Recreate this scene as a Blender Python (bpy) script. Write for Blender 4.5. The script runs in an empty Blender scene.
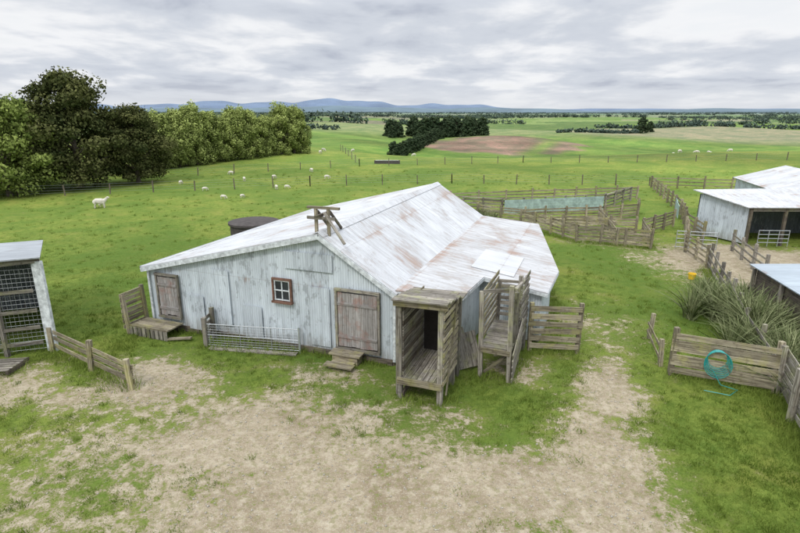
import bpy, math, random
import numpy as np
from mathutils import Vector, Matrix
random.seed(7); np.random.seed(7)
scene = bpy.context.scene
COL = scene.collection
R = math.radians

# ------------------------------------------------------------------ terrain
def ss(a, b, x):
    t = np.clip((x - a) / (b - a), 0, 1)
    return t * t * (3 - 2 * t)
def g2(x, y, cx, cy, sx, sy):
    return np.exp(-((x - cx) / sx) ** 2 - ((y - cy) / sy) ** 2)
def hgt(x, y):
    x = np.asarray(x, float); y = np.asarray(y, float)
    r = np.sqrt(x * x + y * y)
    side = ss(-30, 10, x)
    z = -7.0 * ss(90, 180, y) * side - 4.5 * ss(125, 230, y) * (1 - side)
    z = z + 3.0 * ss(230, 420, y)
    z = z + 1.8 * g2(x, y, -45, 112, 45, 24)
    z = z + 3.4 * g2(x, y, 44, 252, 42, 30)
    z = z + 1.2 * g2(x, y, 80, 98, 35, 20)
    z = z + ss(60, 160, r) * (0.9 * np.sin(x / 33 + 1) * np.sin(y / 29) + 0.6 * np.sin(x / 14 + y / 25))
    z = z + 0.05 * np.sin(x * .9) * np.sin(y * .7 + 1) * (1 - ss(30, 60, r))
    return z
def H(x, y): return float(hgt(x, y))

def ell(x, y, cx, cy, rx, ry, a=0, k=1.2):
    c, s = math.cos(a), math.sin(a)
    dx, dy = x - cx, y - cy
    u = (dx * c + dy * s) / rx; v = (-dx * s + dy * c) / ry
    return np.clip(.5 + (1 - np.sqrt(u * u + v * v)) * k, 0, 1)
DIRT = [(-1.0, 9.2, 5.0, 2.9, 0.0, 1.0), (-3.8, 11.9, 3.4, 2.3, 0.2, .95), (-7.6, 14.6, 2.3, 1.9, -.6, .85),
        (-7.0, 10.5, 3.2, 3.4, 0, .60), (2.6, 10.0, 3.0, 1.5, .2, 1.0), (4.7, 10.2, 1.3, 3.4, -.25, 1.0), (6.3, 14.4, 1.0, 2.6, -.35, .85),
        (-9.6, 13.8, 1.6, 1.0, -.3, .75), (1.2, 13.0, 1.4, .8, -.3, .55), (3.8, 15.5, 1.3, 1.1, 0, .62), (-2.0, 15.1, 2.4, .9, -.3, .6),
        (19.5, 28.0, 5.0, 4.0, 0.0, 1.3), (21, 22.5, 5.5, 5.0, 0, 1.3), (16.5, 29.5, 2.4, 1.8, .2, 1.0),
        (14, 33.5, 3.5, 2.0, .2, .6), (13.5, 40, 5, 2.0, .1, .6), (-12.2, 14.6, 2.4, 2.0, 0, .62), (7.5, 19, 2.5, 3.5, 0, .42)]
def dirt(x, y):
    d = np.zeros_like(x)
    for cx, cy, rx, ry, a, k in DIRT:
        e = ell(x, y, cx, cy, rx, ry, a, .75)
        d = np.maximum(d, np.clip(e * k, 0, 1))
    return d

# ------------------------------------------------------------------ node helpers
class NT:
    def __init__(s, nt): s.nt = nt; s.n = nt.nodes; s.l = nt.links
    def add(s, t, **kw):
        n = s.n.new(t)
        for k, v in kw.items(): setattr(n, k, v)
        return n
    def link(s, a, b): s.l.new(a, b)
    def setin(s, sock, v):
        if isinstance(v, bpy.types.NodeSocket): s.l.new(v, sock)
        elif v is not None: sock.default_value = v
    def math(s, op, a, b=None, clamp=False):
        n = s.add('ShaderNodeMath', operation=op, use_clamp=clamp)
        s.setin(n.inputs[0], a)
        if b is not None: s.setin(n.inputs[1], b)
        return n.outputs[0]
    def mix(s, f, a, b, mode='MIX'):
        n = s.add('ShaderNodeMix', data_type='RGBA', blend_type=mode)
        n.clamp_factor = True
        s.setin(n.inputs[0], f)
        s.setin(n.inputs[6], c4(a)); s.setin(n.inputs[7], c4(b))
        return n.outputs[2]
    def noise(s, vec, scale, detail=3, rough=.55, dist=0, dim='3D'):
        n = s.add('ShaderNodeTexNoise', noise_dimensions=dim)
        s.setin(n.inputs['Vector'], vec)
        n.inputs['Scale'].default_value = scale; n.inputs['Detail'].default_value = detail
        n.inputs['Roughness'].default_value = rough; n.inputs['Distortion'].default_value = dist
        return n.outputs['Fac']
    def rng(s, v, a, b, c=0, d=1, smooth=False):
        n = s.add('ShaderNodeMapRange'); n.clamp = True
        if smooth: n.interpolation_type = 'SMOOTHSTEP'
        s.setin(n.inputs[0], v)
        for i, q in enumerate((a, b, c, d)): n.inputs[i + 1].default_value = q
        return n.outputs[0]
    def vmul(s, v, m):
        n = s.add('ShaderNodeVectorMath', operation='MULTIPLY')
        s.setin(n.inputs[0], v); n.inputs[1].default_value = m
        return n.outputs[0]
    def attr(s, name):
        return s.add('ShaderNodeAttribute', attribute_name=name)
    def bump(s, h, strength, dist, normal=None):
        n = s.add('ShaderNodeBump'); n.inputs['Strength'].default_value = strength
        n.inputs['Distance'].default_value = dist
        s.setin(n.inputs['Height'], h)
        if normal is not None: s.link(normal, n.inputs['Normal'])
        return n.outputs[0]
def c4(v):
    if isinstance(v, tuple) and len(v) == 3: return (*v, 1)
    return v
def newmat(name, rough=.9, spec=.2):
    m = bpy.data.materials.new(name); m.use_nodes = True
    t = NT(m.node_tree); b = t.n['Principled BSDF']
    b.inputs['Roughness'].default_value = rough
    b.inputs['Specular IOR Level'].default_value = spec
    return m, t, b

# ------------------------------------------------------------------ materials
def wood(name, light, dark, lichen=.4, lcol=(.30, .31, .13)):
    m, t, b = newmat(name)
    uv = t.add('ShaderNodeUVMap').outputs[0]; pos = t.add('ShaderNodeNewGeometry').outputs['Position']
    tint = t.attr('tint')
    grain = t.noise(t.vmul(uv, (1.2, 28, 1)), 1.0, 4, .65)
    blot = t.noise(pos, 2.2, 3, .6)
    c = t.mix(t.rng(grain, .38, .62), dark, light)
    c = t.mix(t.math('MULTIPLY', t.rng(blot, .5, .66), lichen), c, lcol)
    c = t.mix(t.rng(t.noise(pos, 7, 3), .54, .70, 0, .7), c, dark)
    c = t.mix(1.0, c, tint.outputs['Color'], 'MULTIPLY')
    t.link(c, b.inputs['Base Color'])
    t.link(t.bump(grain, .6, .012), b.inputs['Normal'])
    return m
def corr(name, base, dirtc, rust, rustamt, streak=.5, pitch=.09, bandlen=2.4, rough=.6, bump=.6, flake=0.0, flakec=(.26, .29, .31), rmax=.8, basestain=0):
    m, t, b = newmat(name, rough, .3)
    uv = t.add('ShaderNodeUVMap').outputs[0]
    sp = t.add('ShaderNodeSeparateXYZ'); t.link(uv, sp.inputs[0])
    u, v = sp.outputs[0], sp.outputs[1]
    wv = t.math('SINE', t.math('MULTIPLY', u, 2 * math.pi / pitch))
    sheet = t.math('FLOOR', t.math('DIVIDE', u, .76))
    row = t.math('FLOOR', t.math('DIVIDE', v, bandlen))
    cx = t.add('ShaderNodeCombineXYZ'); t.link(sheet, cx.inputs[0]); t.link(row, cx.inputs[1])
    wn = t.add('ShaderNodeTexWhiteNoise', noise_dimensions='2D'); t.link(cx.outputs[0], wn.inputs[0])
    st = t.noise(t.vmul(uv, (5.5, .7, 1)), 1, 4, .65)
    big = t.noise(t.vmul(uv, (.5, .5, 1)), 1, 4, .6, .5)
    fine = t.noise(t.vmul(uv, (14, 4, 1)), 1, 4, .7)
    c = t.mix(t.math('MULTIPLY', t.rng(st, .42, .62), streak), base, dirtc)
    c = t.mix(t.rng(big, .42, .66, 0, .55), c, dirtc)
    c = t.mix(t.rng(wn.outputs[0], 0, 1, 0, .28), c, (dirtc[0] * .8, dirtc[1] * .8, dirtc[2] * .8))
    if flake:
        fl = t.noise(t.vmul(uv, (4.5, 1.6, 1)), 1, 5, .72, .3)
        fsum = t.math('ADD', fl, t.math('MULTIPLY', t.math('SUBTRACT', big, .5), .5))
        c = t.mix(t.rng(fsum, .60 - flake * .1, .66 - flake * .1, 0, .75), c, flakec)
    fv = t.math('FRACT', t.math('DIVIDE', v, bandlen))
    lap = t.rng(t.math('ABSOLUTE', t.math('SUBTRACT', fv, .5)), .38, .5, 0, .10)
    rr = t.math('ADD', t.math('ADD', t.math('MULTIPLY', st, .5), t.math('MULTIPLY', big, .65)), lap)
    rr = t.math('ADD', rr, t.math('MULTIPLY', fine, .28))
    rr = t.math('ADD', rr, t.rng(wn.outputs[0], .55, 1, 0, .08))
    rm = t.rng(rr, .88 - rustamt * .3, 1.06 - rustamt * .3, 0, rmax, True)
    c = t.mix(rm, c, t.mix(fine, (rust[0] * .65, rust[1] * .6, rust[2] * .6), (rust[0] * 1.3, rust[1] * 1.3, rust[2] * 1.3)))
    if basestain:
        bs = t.math('ADD', t.rng(v, .1, .9, .42, 0), t.math('MULTIPLY', t.math('SUBTRACT', st, .5), .9))
        c = t.mix(t.rng(bs, .12, .5, 0, basestain), c, (.26, .23, .19))
    fs = t.math('FRACT', t.math('DIVIDE', u, .76))
    c = t.mix(t.rng(fs, .0, .035, .40, 0), c, (.12, .12, .12))
    c = t.mix(t.rng(fv, .0, .012, .35, 0), c, (.14, .12, .11))
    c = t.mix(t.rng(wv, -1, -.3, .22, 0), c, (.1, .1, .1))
    c = t.mix(1.0, c, t.attr('tint').outputs['Color'], 'MULTIPLY')
    t.link(c, b.inputs['Base Color'])
    t.link(t.bump(wv, bump, .018), b.inputs['Normal'])
    return m
def plain(name, col, var=.25, scale=4, rough=.85, spec=.2, metal=0):
    m, t, b = newmat(name, rough, spec)
    pos = t.add('ShaderNodeNewGeometry').outputs['Position']
    n = t.noise(pos, scale, 4, .65)
    c = t.mix(t.rng(n, .3, .7), tuple(x * (1 - var) for x in col), tuple(min(1, x * (1 + var)) for x in col))
    t.link(c, b.inputs['Base Color']); b.inputs['Metallic'].default_value = metal
    t.link(t.bump(n, .3, .02), b.inputs['Normal'])
    return m
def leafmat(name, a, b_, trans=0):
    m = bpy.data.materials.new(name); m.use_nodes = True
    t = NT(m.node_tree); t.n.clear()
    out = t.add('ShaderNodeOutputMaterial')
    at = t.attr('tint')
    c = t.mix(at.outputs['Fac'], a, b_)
    df = t.add('ShaderNodeBsdfDiffuse'); t.link(c, df.inputs[0])
    if trans:
        tr = t.add('ShaderNodeBsdfTranslucent'); t.link(c, tr.inputs[0])
        mx = t.add('ShaderNodeMixShader'); mx.inputs[0].default_value = trans
        t.link(df.outputs[0], mx.inputs[1]); t.link(tr.outputs[0], mx.inputs[2]); t.link(mx.outputs[0], out.inputs[0])
    else: t.link(df.outputs[0], out.inputs[0])
    return m

M_wood = wood('weathered_timber', (.38, .35, .30), (.11, .095, .075), .45)
M_wood_y = wood('lichen_timber', (.44, .39, .28), (.14, .115, .08), .6, (.36, .34, .12))
M_wood_d = wood('dark_timber', (.17, .14, .11), (.05, .042, .035), .2)
M_door = wood('door_timber', (.40, .385, .37), (.20, .18, .165), .75, (.27, .16, .13))
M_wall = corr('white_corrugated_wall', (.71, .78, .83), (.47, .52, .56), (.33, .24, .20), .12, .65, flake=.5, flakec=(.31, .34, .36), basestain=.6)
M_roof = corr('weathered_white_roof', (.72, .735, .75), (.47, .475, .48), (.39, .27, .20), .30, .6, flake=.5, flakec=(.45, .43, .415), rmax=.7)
M_roof2 = corr('rusty_leanto_roof', (.64, .645, .65), (.42, .415, .41), (.38, .25, .18), .42, .7, flake=.65, flakec=(.41, .38, .35), rmax=.75)
M_roofnew = corr('newer_roof_sheet', (.70, .71, .72), (.54, .55, .56), (.3, .2, .15), -.1, .5)
M_roofgrey = corr('pale_grey_roof', (.48, .55, .60), (.34, .39, .43), (.3, .2, .15), -.1, .6)
M_galv = corr('galvanised_iron', (.46, .49, .51), (.28, .30, .32), (.25, .14, .09), .1, .6)
M_darkiron = corr('grey_iron_cladding', (.17, .195, .21), (.08, .09, .10), (.18, .12, .085), .2, .7, flake=.4, flakec=(.26, .28, .29))
M_white = plain('flaking_white_paint', (.54, .57, .58), .4, 6)
M_red = plain('brown_window_paint', (.17, .095, .07), .35, 9)
M_glass = plain('dark_window_glass', (.03, .035, .04), .3, 3, .12, .5)
M_metal = plain('galvanised_pipe', (.40, .42, .43), .15, 6, .45, .5, .6)
M_conc = plain('mossy_concrete', (.075, .066, .062), .3, 3)
M_teal = plain('faded_teal_boards', (.34, .44, .41), .35, 2.5)
M_hose = plain('turquoise_hose', (.02, .30, .28), .1, 5, .45, .5)
M_yellow = plain('yellow_plastic', (.75, .50, .03), .1, 5, .5, .5)
M_bark = plain('tree_bark', (.15, .125, .10), .4, 5)
M_wool = plain('sheep_wool', (.62, .58, .50), .15, 9)
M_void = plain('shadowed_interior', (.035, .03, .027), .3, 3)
M_stone = plain('pale_gravel', (.38, .35, .29), .4, 30)
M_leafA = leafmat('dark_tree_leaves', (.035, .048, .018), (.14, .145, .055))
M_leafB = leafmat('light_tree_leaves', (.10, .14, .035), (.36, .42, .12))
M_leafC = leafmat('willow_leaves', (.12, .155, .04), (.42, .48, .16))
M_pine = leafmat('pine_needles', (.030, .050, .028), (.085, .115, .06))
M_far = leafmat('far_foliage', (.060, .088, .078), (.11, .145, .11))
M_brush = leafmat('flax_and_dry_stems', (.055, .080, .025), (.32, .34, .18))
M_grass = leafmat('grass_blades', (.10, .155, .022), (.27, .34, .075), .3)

# ------------------------------------------------------------------ mesh helpers
def parent_empty(name, loc=(0, 0, 0), rz=0):
    e = bpy.data.objects.new(name, None); e.location = loc; e.rotation_euler = (0, 0, rz)
    e.empty_display_size = .3
    COL.objects.link(e); return e
class MB:
    def __init__(s): s.V = []; s.F = []; s.UV = []; s.MI = []; s.T = []; s.mats = []
    def mi(s, m):
        if m not in s.mats: s.mats.append(m)
        return s.mats.index(m)
    def face(s, pts, mat, uvs=None, t=None):
        i = len(s.V); s.V += [tuple(p) for p in pts]; n = len(pts)
        s.F.append(tuple(range(i, i + n)))
        if uvs is None: uvs = [(0, 0)] * n
        s.UV += uvs; s.MI.append(s.mi(mat)); s.T += [1.0 if t is None else t] * n
    def beam(s, p, q, w, h, mat, up=(0, 0, 1), t=None, taper=1.0):
        p = Vector(p); q = Vector(q); d = q - p; L = d.length
        if L < 1e-5: return
        x = d / L; up = Vector(up)
        if abs(x.dot(up)) > .98: up = Vector((0, 1, 0)) if abs(x.y) < .9 else Vector((1, 0, 0))
        y = up.cross(x).normalized(); z = x.cross(y)
        if t is None: t = random.uniform(.62, 1.2)
        o = random.uniform(0, 50)
        c = []
        for (b, k) in ((p, 1), (q, taper)):
            for sy, sz in ((-1, -1), (1, -1), (1, 1), (-1, 1)):
                c.append(b + y * (sy * w * k / 2) + z * (sz * h * k / 2))
        for k in range(4):
            a, b2 = k, (k + 1) % 4
            ww = w if k % 2 == 0 else h
            s.face([c[a], c[a + 4], c[b2 + 4], c[b2]][::-1], mat, [(o, o + ww), (o + L, o + ww), (o + L, o), (o, o)], t)
        s.face([c[0], c[1], c[2], c[3]][::-1], mat, [(o, o), (o + .1, o), (o + .1, o + .1), (o, o + .1)], t)
        s.face([c[4], c[5], c[6], c[7]], mat, [(o, o), (o + .1, o), (o + .1, o + .1), (o, o + .1)], t)
    def box(s, a, b, mat, t=1.0):
        a = Vector(a); b = Vector(b)
        c = (a + b) / 2
        s.beam((a.x, c.y, c.z), (b.x, c.y, c.z), abs(b.y - a.y), abs(b.z - a.z), mat, t=t)
    def panel(s, pts, uax, vax, mat, th=0.0, t=1.0):
        P = [Vector(p) for p in pts]; U = Vector(uax).normalized(); W = Vector(vax).normalized()
        uv = [(p.dot(U), p.dot(W)) for p in P]
        s.face(P, mat, uv, t)
        if th:
            n = (P[1] - P[0]).cross(P[2] - P[0]).normalized() * -th
            Q = [p + n for p in P]
            s.face(Q[::-1], mat, uv[::-1], t)
            for i in range(len(P)):
                j = (i + 1) % len(P)
                s.face([P[i], Q[i], Q[j], P[j]], mat, [uv[i], uv[i], uv[j], uv[j]], t * .8)
    def tube(s, pts, rad, mat, seg=8, t=1.0):
        P = [Vector(p) for p in pts]
        rings = []
        for i, p in enumerate(P):
            d = (P[min(i + 1, len(P) - 1)] - P[max(i - 1, 0)]).normalized()
            a = Vector((0, 0, 1)) if abs(d.z) < .9 else Vector((1, 0, 0))
            y = a.cross(d).normalized(); z = d.cross(y)
            r = rad[i] if isinstance(rad, (list, tuple)) else rad
            rings.append([p + (y * math.cos(k * 2 * math.pi / seg) + z * math.sin(k * 2 * math.pi / seg)) * r for k in range(seg)])
        for i in range(len(P) - 1):
            for k in range(seg):
                k2 = (k + 1) % seg
                s.face([rings[i][k], rings[i][k2], rings[i + 1][k2], rings[i + 1][k]], mat,
                       [(i, k * .1), (i, k * .1 + .1), (i + 1, k * .1 + .1), (i + 1, k * .1)], t)
        s.face(rings[0][::-1], mat, None, t); s.face(rings[-1], mat, None, t)
    def build(s, name, parent=None):
        me = bpy.data.meshes.new(name); me.from_pydata(s.V, [], s.F)
        uv = me.uv_layers.new(name='UVMap'); uv.data.foreach_set('uv', [a for q in s.UV for a in q])
        ca = me.color_attributes.new('tint', 'FLOAT_COLOR', 'CORNER')
        ca.data.foreach_set('color', [a for q in s.T for a in (q, q, q, 1)])
        for m in s.mats: me.materials.append(m)
        me.polygons.foreach_set('material_index', s.MI)
        o = bpy.data.objects.new(name, me); COL.objects.link(o)
        if parent: o.parent = parent
        return o

def np_mesh(name, V, F, tint=None, mat=None, smooth=False):
    me = bpy.data.meshes.new(name)
    nv, nf, k = len(V), len(F), F.shape[1]
    me.vertices.add(nv); me.vertices.foreach_set('co', V.astype(np.float32).ravel())
    me.loops.add(nf * k); me.loops.foreach_set('vertex_index', F.astype(np.int32).ravel())
    me.polygons.add(nf); me.polygons.foreach_set('loop_start', np.arange(0, nf * k, k, dtype=np.int32))
    if tint is not None:
        ca = me.color_attributes.new('tint', 'FLOAT_COLOR', 'POINT')
        c = np.ones((nv, 4), np.float32); c[:, :3] = tint.reshape(nv, -1)
        ca.data.foreach_set('color', c.ravel())
    me.update(calc_edges=True); me.validate()
    if smooth: me.polygons.foreach_set('use_smooth', [True] * nf)
    if mat: me.materials.append(mat)
    return me
def obj(name, me, loc=(0, 0, 0), rz=0, sc=1, parent=None):
    o = bpy.data.objects.new(name, me); o.location = loc; o.rotation_euler = (0, 0, rz)
    o.scale = sc if isinstance(sc, tuple) else (sc, sc, sc)
    COL.objects.link(o)
    if parent: o.parent = parent
    return o

def leaf_cloud(centers, radii, n_each, size, rs, tints=None, asp=.6):
    C = np.asarray(centers, float); Rr = np.asarray(radii, float)
    if Rr.ndim == 1: Rr = np.repeat(Rr[:, None], 3, 1)
    m = len(C); idx = np.repeat(np.arange(m), n_each); N = len(idx)
    d = rs.normal(size=(N, 3)); d /= np.linalg.norm(d, axis=1)[:, None]
    rad = rs.uniform(.25, 1, N) ** .5 * rs.uniform(.8, 1.25, N)
    P = C[idx] + d * rad[:, None] * Rr[idx]
    a = rs.normal(size=(N, 3)); a /= np.linalg.norm(a, axis=1)[:, None]
    nrm = d * .7 + rs.normal(size=(N, 3)) * .5; nrm /= np.linalg.norm(nrm, axis=1)[:, None]
    a = a - nrm * (a * nrm).sum(1)[:, None]; a /= np.linalg.norm(a, axis=1)[:, None]
    b = np.cross(nrm, a)
    s = (size[idx] if isinstance(size, np.ndarray) else size) * rs.uniform(.6, 1.4, N)
    s = s[:, None]
    V = np.stack([P - a * s, P - b * s * asp, P + a * s, P + b * s * asp], 1).reshape(-1, 3)
    F = np.arange(N * 4).reshape(N, 4)
    ct = rs.uniform(.1, .75, m) if tints is None else np.asarray(tints)
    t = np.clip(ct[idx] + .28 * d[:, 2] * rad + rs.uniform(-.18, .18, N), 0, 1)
    return V, F, np.repeat(t, 4)

def tree_meshes(name, h, w, seed, leafmatl, nclump=60, nleaf=220, lsize=.16, base=.18, shape='round'):
    rs = np.random.RandomState(seed)
    mb = MB()
    lean = rs.normal(0, .03, 2) * h
    tp = [(lean[0] * k * k, lean[1] * k * k, h * .85 * k) for k in np.linspace(0, 1, 6)]
    tr = [h * .030 * (1 - .85 * k) + .02 for k in np.linspace(0, 1, 6)]
    mb.tube(tp, tr, M_bark, 8)
    C = []; Rd = []
    for i in range(nclump):
        k = (i + .5) / nclump; z = base + (1 - base) * k ** .9
        if shape == 'round': prof = math.sin(math.pi * min(1, (z - base) / (1 - base) * .82 + .16)) ** .6
        elif shape == 'pine': prof = (1 - (z - base) / (1 - base)) ** .5 * .9 + .1
        else: prof = math.sin(math.pi * min(1, (z - base) / (1 - base) * .76 + .24)) ** .55
        a = i * 2.4 + rs.uniform(-.5, .5); rr = w * .5 * prof * rs.uniform(.4, 1.12)
        c = np.array([math.cos(a) * rr, math.sin(a) * rr, z * h * rs.uniform(.90, 1.05)])
        C.append(c); q = w * rs.uniform(.08, .17) * (1 if shape != 'pine' else .6 + .5 * prof)
        Rd.append((q * 1.15, q * 1.15, q * (.8 if shape != 'tall' else 1.4)))
        if i % 3 == 0:
            zz = max(.08, (z - .18))
            p0 = Vector((lean[0] * zz * zz, lean[1] * zz * zz, h * .85 * min(zz, .95)))
            p1 = Vector(c)
            mid = (p0 + p1) / 2 + Vector((0, 0, h * .03))
            mb.tube([p0, mid, p1], [h * .010, h * .006, .012], M_bark, 5)
    V, F, t = leaf_cloud(C, Rd, nleaf, lsize, rs)
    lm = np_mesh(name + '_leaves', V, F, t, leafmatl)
    wo = mb.build(name + '_wood'); wm = wo.data; bpy.data.objects.remove(wo)
    return wm, lm
def place_tree(name, ms, x, y, s=1.0, rz=0, dz=0):
    e = parent_empty(name, (x, y, H(x, y) - .05 + dz), rz)
    sc = s if isinstance(s, tuple) else (s, s, s); e.scale = sc
    obj('trunk_and_limbs', ms[0], parent=e); obj('leaves', ms[1], parent=e)
    return e

# ------------------------------------------------------------------ ground
rad = [2.5]
while rad[-1] < 16000:
    rad.append(rad[-1] * (1.018 if rad[-1] < 45 else 1.028))
rad = np.array(rad)
fa = np.linspace(R(-62), R(62), 700)
ba = np.linspace(R(62), R(298), 120)[1:-1]
ang = np.concatenate([fa, ba]); na = len(ang)
A, RR = np.meshgrid(ang, rad)
X = RR * np.sin(A); Y = RR * np.cos(A)
Z = hgt(X, Y)
V = np.stack([X, Y, Z], -1).reshape(-1, 3)
nr = len(rad)
ii, jj = np.meshgrid(np.arange(nr - 1), np.arange(na), indexing='ij')
j2 = (jj + 1) % na
F = np.stack([ii * na + jj, ii * na + j2, (ii + 1) * na + j2, (ii + 1) * na + jj], -1).reshape(-1, 4)
F = F[:, ::-1]
V = np.vstack([V, [[0, 0, 0]]])
cf = np.array([[len(V) - 1, k, (k + 1) % na] for k in range(na)])
x, y = V[:, 0], V[:, 1]; r = np.hypot(x, y)
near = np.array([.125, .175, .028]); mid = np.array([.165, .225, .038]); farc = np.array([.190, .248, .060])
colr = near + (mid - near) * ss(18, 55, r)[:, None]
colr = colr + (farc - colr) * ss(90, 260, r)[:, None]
colr *= (1 + .20 * np.sin(x / 19 + 2) * np.sin(y / 13) * ss(50, 90, r) + .12 * np.sin(x / 7 + y / 9) * ss(60, 90, r))[:, None]
zz_ = hgt(x, y); dry = np.clip((zz_ + .5) / 2.2, -1, 1)[:, None] * ss(70, 110, r)[:, None]
colr = colr * (1 + dry * np.array([.22, .08, .25]))
q_ = np.sqrt(((x - 42) / 38) ** 2 + ((y - 228) / 32) ** 2) + .16 * np.sin(x / 6 + 1) * np.sin(y / 8) + .10 * np.sin(x / 2.7 + y / 5)
tm = np.clip((1 - q_) * 5, 0, 1)[:, None]
strip = np.exp(-((x - 62 - (y - 228) * .5) / 4.0) ** 2)[:, None]
tm = tm * (1 - .8 * strip)
band = (1 + .22 * np.sin(y / 3.2 + x / 17) + .12 * np.sin(x / 5))[:, None]
colr = colr * (1 - tm) + np.array([.235, .165, .105]) * band * tm
u = x * .97 + y * .22; v = y * .97 - x * .22
cu = np.floor(u / 190 + 10 * np.sin(np.floor(v / 120))); cv = np.floor(v / 120)
hsh = np.abs(np.sin(cu * 12.9898 + cv * 78.233) * 43758.5453) % 1
pal = np.array([[.16, .24, .05], [.21, .28, .08], [.12, .18, .05], [.22, .26, .10], [.27, .26, .14], [.14, .21, .06], [.18, .24, .09], [.20, .19, .11]])
pc = pal[(hsh * 8).astype(int) % 8]
pm = ss(290, 360, r)[:, None]
colr = colr * (1 - pm) + pc * pm
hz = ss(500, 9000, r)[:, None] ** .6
colr = colr * (1 - hz * .85) + np.array([.17, .24, .27]) * hz * .85  # aerial haze painted into the ground colour, growing with distance
D = dirt(x, y)
me = bpy.data.meshes.new('ground')
me.vertices.add(len(V)); me.vertices.foreach_set('co', V.astype(np.float32).ravel())
Ft = cf[:, ::-1]
loops = np.concatenate([F.ravel(), Ft.ravel()])
me.loops.add(len(loops)); me.loops.foreach_set('vertex_index', loops.astype(np.int32))
ls = np.concatenate([np.arange(len(F)) * 4, len(F) * 4 + np.arange(len(Ft)) * 3])
me.polygons.add(len(F) + len(Ft)); me.polygons.foreach_set('loop_start', ls.astype(np.int32))
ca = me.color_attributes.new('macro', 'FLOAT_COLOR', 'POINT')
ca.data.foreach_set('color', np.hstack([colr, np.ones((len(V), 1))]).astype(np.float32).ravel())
cb = me.color_attributes.new('dirt', 'FLOAT_COLOR', 'POINT')
cb.data.foreach_set('color', np.stack([D, D, D, D * 0 + 1], -1).astype(np.float32).ravel())
me.update(calc_edges=True); me.validate()
me.polygons.foreach_set('use_smooth', [True] * len(me.polygons))
m, t, b = newmat('paddock_ground', .95, .1)
pos = t.add('ShaderNodeNewGeometry').outputs['Position']
mac = t.attr('macro').outputs['Color']; dm = t.attr('dirt').outputs['Fac']
n1 = t.noise(pos, .55, 5, .62, .4); n2 = t.noise(pos, 3.2, 4, .7); n3 = t.noise(pos, 16, 4, .75); nb = t.noise(pos, .11, 5, .65, .4)
gc = t.mix(t.rng(n3, .32, .68, 0, 1), mac, t.mix(1.0, mac, (1.6, 1.42, 1.8), 'MULTIPLY'))
gc = t.mix(t.rng(n2, .4, .62, 0, .75), gc, t.mix(1.0, mac, (.50, .60, .5), 'MULTIPLY'))
gc = t.mix(t.rng(n1, .48, .64, 0, .7), gc, t.mix(1.0, mac, (1.5, 1.16, 1.5), 'MULTIPLY'))
gc = t.mix(t.rng(nb, .42, .58, 0, .75), gc, t.mix(1.0, mac, (.58, .74, .75), 'MULTIPLY'))
dc = t.mix(t.rng(n1, .35, .65), (.27, .215, .14), (.42, .355, .25))
dc = t.mix(t.rng(n3, .40, .66, 0, .55), dc, (.17, .13, .085))
dc = t.mix(t.rng(n2, .48, .66, 0, .6), dc, (.49, .43, .32))
dc = t.mix(t.rng(t.noise(pos, 42, 2, .7), .58, .68, 0, .8), dc, (.56, .52, .43))
dc = t.mix(t.rng(t.noise(pos, 7, 3, .7), .52, .62, 0, .55), dc, (.20, .195, .08))
val = t.math('ADD', dm, t.math('MULTIPLY', t.math('SUBTRACT', n2, .5), 1.5))
val = t.math('ADD', val, t.math('MULTIPLY', t.math('SUBTRACT', n3, .5), 1.1))
val = t.math('ADD', val, t.math('MULTIPLY', t.math('SUBTRACT', n1, .5), 1.3))
fac = t.rng(val, .46, .66, 0, 1, True)
val2 = t.rng(val, .20, .6, 0, .55, True)
gc = t.mix(val2, gc, (.24, .22, .095))
t.link(t.mix(fac, gc, dc), b.inputs['Base Color'])
hb = t.math('ADD', n3, t.math('MULTIPLY', n2, .8))
t.link(t.bump(hb, .6, .07), b.inputs['Normal'])
me.materials.append(m)
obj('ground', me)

# ------------------------------------------------------------------ woolshed
RZ = math.atan2(-.346, .938)
ws = parent_empty('woolshed', (-9.5, 19.35, 0), RZ)
W, Lb, ax, ah, lh, rh = 9.96, 13.2, 7.4, 4.2, 2.38, 2.54
Xv, Yv, Zv = (1, 0, 0), (0, 1, 0), (0, 0, 1)
mb = MB()
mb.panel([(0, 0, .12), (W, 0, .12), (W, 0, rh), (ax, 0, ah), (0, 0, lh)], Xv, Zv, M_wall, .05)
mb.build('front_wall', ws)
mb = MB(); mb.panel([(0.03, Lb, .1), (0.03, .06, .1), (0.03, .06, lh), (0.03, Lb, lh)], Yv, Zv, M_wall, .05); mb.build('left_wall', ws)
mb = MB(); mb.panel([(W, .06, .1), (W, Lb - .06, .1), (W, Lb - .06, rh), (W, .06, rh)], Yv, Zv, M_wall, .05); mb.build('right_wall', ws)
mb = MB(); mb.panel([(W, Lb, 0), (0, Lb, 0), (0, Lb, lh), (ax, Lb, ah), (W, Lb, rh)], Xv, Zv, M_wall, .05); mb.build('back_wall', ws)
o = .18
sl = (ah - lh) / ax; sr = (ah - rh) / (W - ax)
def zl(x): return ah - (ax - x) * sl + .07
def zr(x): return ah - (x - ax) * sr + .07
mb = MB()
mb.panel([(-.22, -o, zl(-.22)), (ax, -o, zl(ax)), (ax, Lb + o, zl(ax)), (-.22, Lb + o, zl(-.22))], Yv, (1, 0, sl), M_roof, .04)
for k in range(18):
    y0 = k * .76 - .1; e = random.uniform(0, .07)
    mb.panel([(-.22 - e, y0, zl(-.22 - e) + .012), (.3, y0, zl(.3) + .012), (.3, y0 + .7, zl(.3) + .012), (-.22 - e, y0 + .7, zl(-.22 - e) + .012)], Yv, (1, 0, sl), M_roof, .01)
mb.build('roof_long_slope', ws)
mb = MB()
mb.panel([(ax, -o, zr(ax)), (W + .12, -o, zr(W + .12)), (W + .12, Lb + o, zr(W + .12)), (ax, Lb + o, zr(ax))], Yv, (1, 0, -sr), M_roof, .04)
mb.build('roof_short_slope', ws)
mb = MB()
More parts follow.
